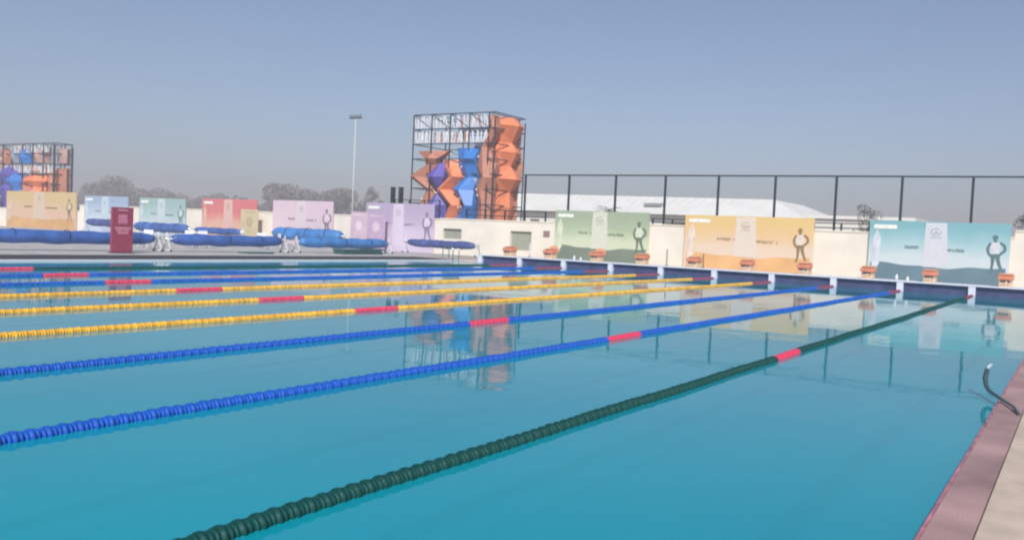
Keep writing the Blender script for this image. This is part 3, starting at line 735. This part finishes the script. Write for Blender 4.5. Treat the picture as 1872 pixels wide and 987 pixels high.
front2 = [      # fraction 1 = far left, 0 = right corner
 (M_tpk, [(9.3,1.0,.86,0,.2), (8.6,1.0,.87,.3,.1), (7.7,1.0,.85,.1,.1)]),
 (M_tbr, [(9.0,.84,.74,.2,.2), (8.2,.85,.74,.3,.2), (7.3,.87,.76,.1,.1)]),
 (M_tgr, [(9.1,.73,.60,.1,.1), (8.3,.74,.60,.3,.2), (7.4,.73,.61,.1,.1)]),
 (M_tbl, [(9.1,.59,.40,.1,.1), (8.1,.59,.41,.4,.2), (7.3,.57,.42,.1,.1)]),
 (M_tpk, [(9.0,.38,.16,.1,.1), (8.2,.38,.18,.2,.3), (7.4,.36,.15,.1,.1)]),
 (M_tbr, [(7.5,1.0,.93,.1,.1), (6.2,1.0,.90,.3,.1), (5.0,1.0,.95,.1,.1), (0,1.0,.93,0,0)]),
 (M_tin, [(7.0,.86,.60,.1,.1), (6.0,.95,.54,.5,.4), (5.0,.93,.56,.2,.1), (4.2,.90,.60,.5,.2), (0,.9,.60,0,0)]),
 (M_tbl, [(6.2,.66,.55,.2,.2), (5.2,.78,.50,.7,.4), (4.2,.70,.52,.3,.1), (0,.68,.54,0,0)]),
 (M_tpk, [(7.0,.50,.20,.1,.1), (6.4,.42,.16,.3,.2), (6.0,.44,.16,.1,.1)]),
 (M_tor, [(5.9,.50,.14,.1,.1), (5.2,.50,.10,.5,.6), (4.5,.46,.14,.1,.2), (3.6,.36,.16,.6,.3), (0,.34,.16,0,0)]),
 (M_tbr, [(5.0,.56,.44,.1,.1), (4.0,.54,.38,.3,.2), (0,.5,.36,0,0)]),
 (M_tbr, [(6.6,.12,.0,.1,.1), (5.0,.10,.0,.3,.1), (3.6,.14,.0,.1,.1), (0,.14,.0,0,0)]),
]
tower((-102.7, 60.0, 0), 'lower climbing tower with red, blue and grey panels at the far left edge', 13.5, 1.7, 9.7, 8, front2, 
      [(M_tpk, [(9.1,.2,1.5,.1,.1), (8.3,.2,1.5,.2,.1), (7.4,.2,1.5,.1,.1)]), (M_tbr, [(6.8,.2,1.5,.1,.1), (5.2,.2,1.4,.2,.2), (3.8,.2,1.5,.3,.1), (0,.2,1.5,.1,.1)])],
      [(5, .98, .02), (7, .7, .1)], 6, ov=.25)

# ------------------------------------------------------------------ light mast
r = empty('light_mast', (-102.1, 110, 0), 'tall thin white floodlight mast left of the central climbing tower', 'floodlight mast')
MB().tube([(0,0,0),(0,0,8),(0,0,19.2)], [.15,.11,.07], 10).build('pole', mat('mast_grey', (.62,.64,.66), .6), r)
MB().box(-1.3,1.3,-.08,.08,19.2,19.35).build('crossarm', M_darkmetal, r)
for k in range(4): MB().bbox(-1.25+.65*k,-.75+.65*k,-.25,.1,19.36,19.8,.03).build('floodlight', mat('lamp_housing', (.2,.23,.26), .4), r)

# ------------------------------------------------------------------ long pale hall
M_roof = mat('pale_metal_roof', (.86,.86,.82), .6, var=.05, scale=.3); M_hw = mat('pale_hall_wall', (.84,.83,.78), .8, var=.05, scale=.3)
bl = empty('sports_hall', (-58, 120, 0), 'long low white hall with a pale hipped roof behind the sports fence', 'building'); BO = (-58,120,0)
wp(MB().box(-90, -32.4, 121, 149, 0, 5.6), 'wall', M_hw, bl, BO)
rf = MB(); n_ = 46
rf.add([(-91,119.8,5.3),(-31.2,119.8,5.3),(-31.2,150,5.3),(-91,150,5.3),(-84,127,8.35),(-37.6,127,8.05),(-37.6,143,8.05),(-84,143,8.35)],
       [(0,1,5,4),(1,2,6,5),(2,3,7,6),(3,0,4,7),(4,5,6,7),(3,2,1,0)])
o = wp(rf, 'roof', M_roof, bl, BO)
v = MB().box(-55.5,-52.8,122.4,123.4,6.55,7.0).build('roof_vent', mat('vent_grey', (.25,.28,.3), .5), o); v.data.transform(Matrix.Translation(-Vector(BO)))
rb = MB()
for k in range(30):
    x = -82 + 1.5*k
    a = Vector((x,119.8,5.32)); c = Vector((x,127,8.38 - .3*(x+84)/46.4)); rb.tube([a, c], .018, 4)
o2 = rb.build('roof_seams', M_roof, o); o2.data.transform(Matrix.Translation(-Vector(BO)))
for k in range(12): wp(MB().box(-88+4.6*k, -86.4+4.6*k, 120.9, 120.98, 2.8, 4.0), 'window', mat('dark_glass', (.08,.1,.12), .2), bl, BO)
an = empty('annex_building', (-24, 118, 0), 'low flat pale annex to the right of the white hall', 'building'); AO=(-24,118,0)
wp(MB().box(-31.0, -18.2, 119, 130, 0, 5.3), 'wall', M_hw, an, AO)
wp(MB().box(-31.0, -17.6, 118.6, 130.4, 5.32, 5.72), 'roof', M_roof, an, AO)
wp(MB().box(-28, -26.6, 118.93, 118.99, 0, 2.3), 'door', mat('annex_door', (.3,.33,.33), .6), an, AO)

# ------------------------------------------------------------------ trees
def leaf_mat(name, c): return mat(name, c, .8, var=.4, scale=.6)
M_leaf = leaf_mat('haze_paled_foliage', (.17,.16,.145)); M_leaf2 = leaf_mat('dark_foliage', (.035,.05,.03)); M_bark = mat('bark', (.12,.09,.07), .9)  # M_leaf is paled so that distance haze is put into the leaf colour
def crown_mb(blobs, nleaf, size):
    mb = MB(); tot = sum(b_[3]**2 for b_ in blobs)
    for (cx, cy, cz, r_, sq) in blobs:
        for _ in range(int(nleaf * r_*r_/tot)):
            d = Vector((random.gauss(0,1), random.gauss(0,1), random.gauss(0,1))).normalized()
            p = Vector((cx,cy,cz)) + Vector((d.x*r_, d.y*r_, d.z*r_*sq)) * (random.uniform(.55,1.08)**.6)
            u = Vector((random.gauss(0,1), random.gauss(0,1), random.gauss(0,1))).normalized(); w = u.orthogonal().normalized(); s = size*random.uniform(.6,1.4)
            mb.add([p-u*s, p+w*s*.6, p+u*s, p-w*s*.6], [(0,1,2,3)])
    return mb
def tree(loc, h, w, label, m_=None, group='hazy trees behind the boundary wall', nleaf=1500):
    r = empty('tree', loc, label, 'tree', group)
    t = MB(); t.tube([(0,0,0),(.1*w*.1,0,h*.3),(0,.05*w,h*.62)], [h*.03,h*.022,h*.01], 8)
    for k in range(5):
        a = k*1.26+random.random(); t.tube([(0,0,h*(.3+.05*k)),(cos(a)*w*.2,sin(a)*w*.2,h*(.48+.05*k)),(cos(a)*w*.36,sin(a)*w*.36,h*(.6+.05*k))], [h*.012,h*.008,h*.004], 6)
    t.build('trunk', M_bark, r)
    blobs = [(0,0,h*.72,w*.3,.8)]
    for k in range(9):
        a = k*.7+random.random(); rr = random.uniform(.2,.36)*w
        blobs.append((cos(a)*rr, sin(a)*rr, h*random.uniform(.45,.85), w*random.uniform(.13,.22), .85))
    zs = max(b_[2]+b_[3]*b_[4] for b_ in blobs); blobs = [(a,b_,c*h/zs,d,e) for a,b_,c,d,e in blobs]
    crown_mb(blobs, nleaf, w*.02).build('crown', m_ or M_leaf, r)
    return r
TR = [(-350,230,18.5,30,'broad hazy tree rising above the light blue billboard'), (-322,232,14.3,17,'hazy tree above the grey teal billboard'),
      (-372,236,15.5,13,'small hazy tree right beside the left climbing tower'), (-283,230,12.4,16,'low hazy tree behind the red billboard, right side'), (-300,240,11.6,16,'low hazy tree behind the red billboard, left side'),
      (-245,230,16.6,22,'hazy tree above the left part of the pale pink billboard'), (-217,226,15.6,15,'hazy tree behind the foot of the floodlight mast'), (-232,234,14.2,12,'hazy tree above the right part of the pale pink billboard'),
      (-203.5,228,16.0,6.5,'small narrow hazy tree between mast and dark posts')]
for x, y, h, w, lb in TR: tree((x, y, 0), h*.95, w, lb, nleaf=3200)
tree((-13.7, 70, 0), 5.0, 2.3, 'dark bushy tree behind the wall, left of the teal billboard', M_leaf2, None, 1100)
tree((-3.0, 70, 0), 4.8, 2.6, 'dark tree at the right picture edge behind the wall', M_leaf2, None, 1100)
# distant tree belt
mb = MB()
for k in range(150):
    x = -470 + 300*k/150 + random.uniform(-2,2); hh = 9.8 + 1.4*sin(k*.31) + random.uniform(-1.5,1.5)
    mb2 = crown_mb([(x, 250+random.uniform(-5,5), hh*.5, hh*.5, 1.0)], 260, .6); mb.add(mb2.v, mb2.f)
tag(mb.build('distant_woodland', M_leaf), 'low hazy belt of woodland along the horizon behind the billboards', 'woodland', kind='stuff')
mb = MB()
for k in range(26): mb2 = crown_mb([(-19.8+.09*k, 47, 2.25+.15*random.random(), .22, 1.)], 60, .05); mb.add(mb2.v, mb2.f)
h_ = empty('hedge', (0,0,0), 'low grey green hedge behind the wall railing, between green and orange billboards', 'hedge')
mb.build('foliage', M_leaf, h_); MB().box(-19.8,-17.6,46.8,47.2,0,1.9).build('planter', M_wall, h_)
# palm
pl = empty('palm_tree', (-30.0, 60, 0), 'small palm with spreading fronds behind the green billboard', 'palm')
MB().tube([(0,0,0),(.05,0,2),(0,0,3.5)], [.16,.13,.11], 8).build('trunk', M_bark, pl)
mb = MB()
for k in range(13):
    a = k*2.4; tilt = random.uniform(.3,1.2); pr = Vector((0,0,3.45)); L_ = 1.25; side_ = Vector((-sin(a),cos(a),0)); pts = []
    for j in range(8):
        t = j/7; pts.append(Vector((cos(a)*L_*t*cos(tilt*(1-.3*t)), sin(a)*L_*t*cos(tilt*(1-.3*t)), 3.45 + L_*t*sin(tilt) - .7*t*t)))
    for j in range(7):
        for s in (-1,1):
            for q in (0,.5):
                p = pts[j].lerp(pts[j+1], q); e_ = p + side_*s*.22*(1-.6*j/7) + Vector((0,0,-.1)) + (pts[j+1]-pts[j])*.6
                mb.add([p, p+(pts[j+1]-pts[j])*.25, e_], [(0,1,2)])
mb.build('fronds', M_leaf2, pl)

# ------------------------------------------------------------------ haze
hz = bpy.data.materials.new('haze'); hz.use_nodes = True
n = hz.node_tree.nodes; n.clear()
ho = n.new('ShaderNodeOutputMaterial'); pv = n.new('ShaderNodeVolumePrincipled')
pv.inputs['Color'].default_value = HAZE_COLOR
pv.inputs['Density'].default_value = HAZE_DENSITY
pv.inputs['Anisotropy'].default_value = 0.0
hz.node_tree.links.new(pv.outputs[0], ho.inputs['Volume'])
tag(MB().box(-905, 705, -305, 1105, -3.2, 24).build('haze', hz), kind='stuff')
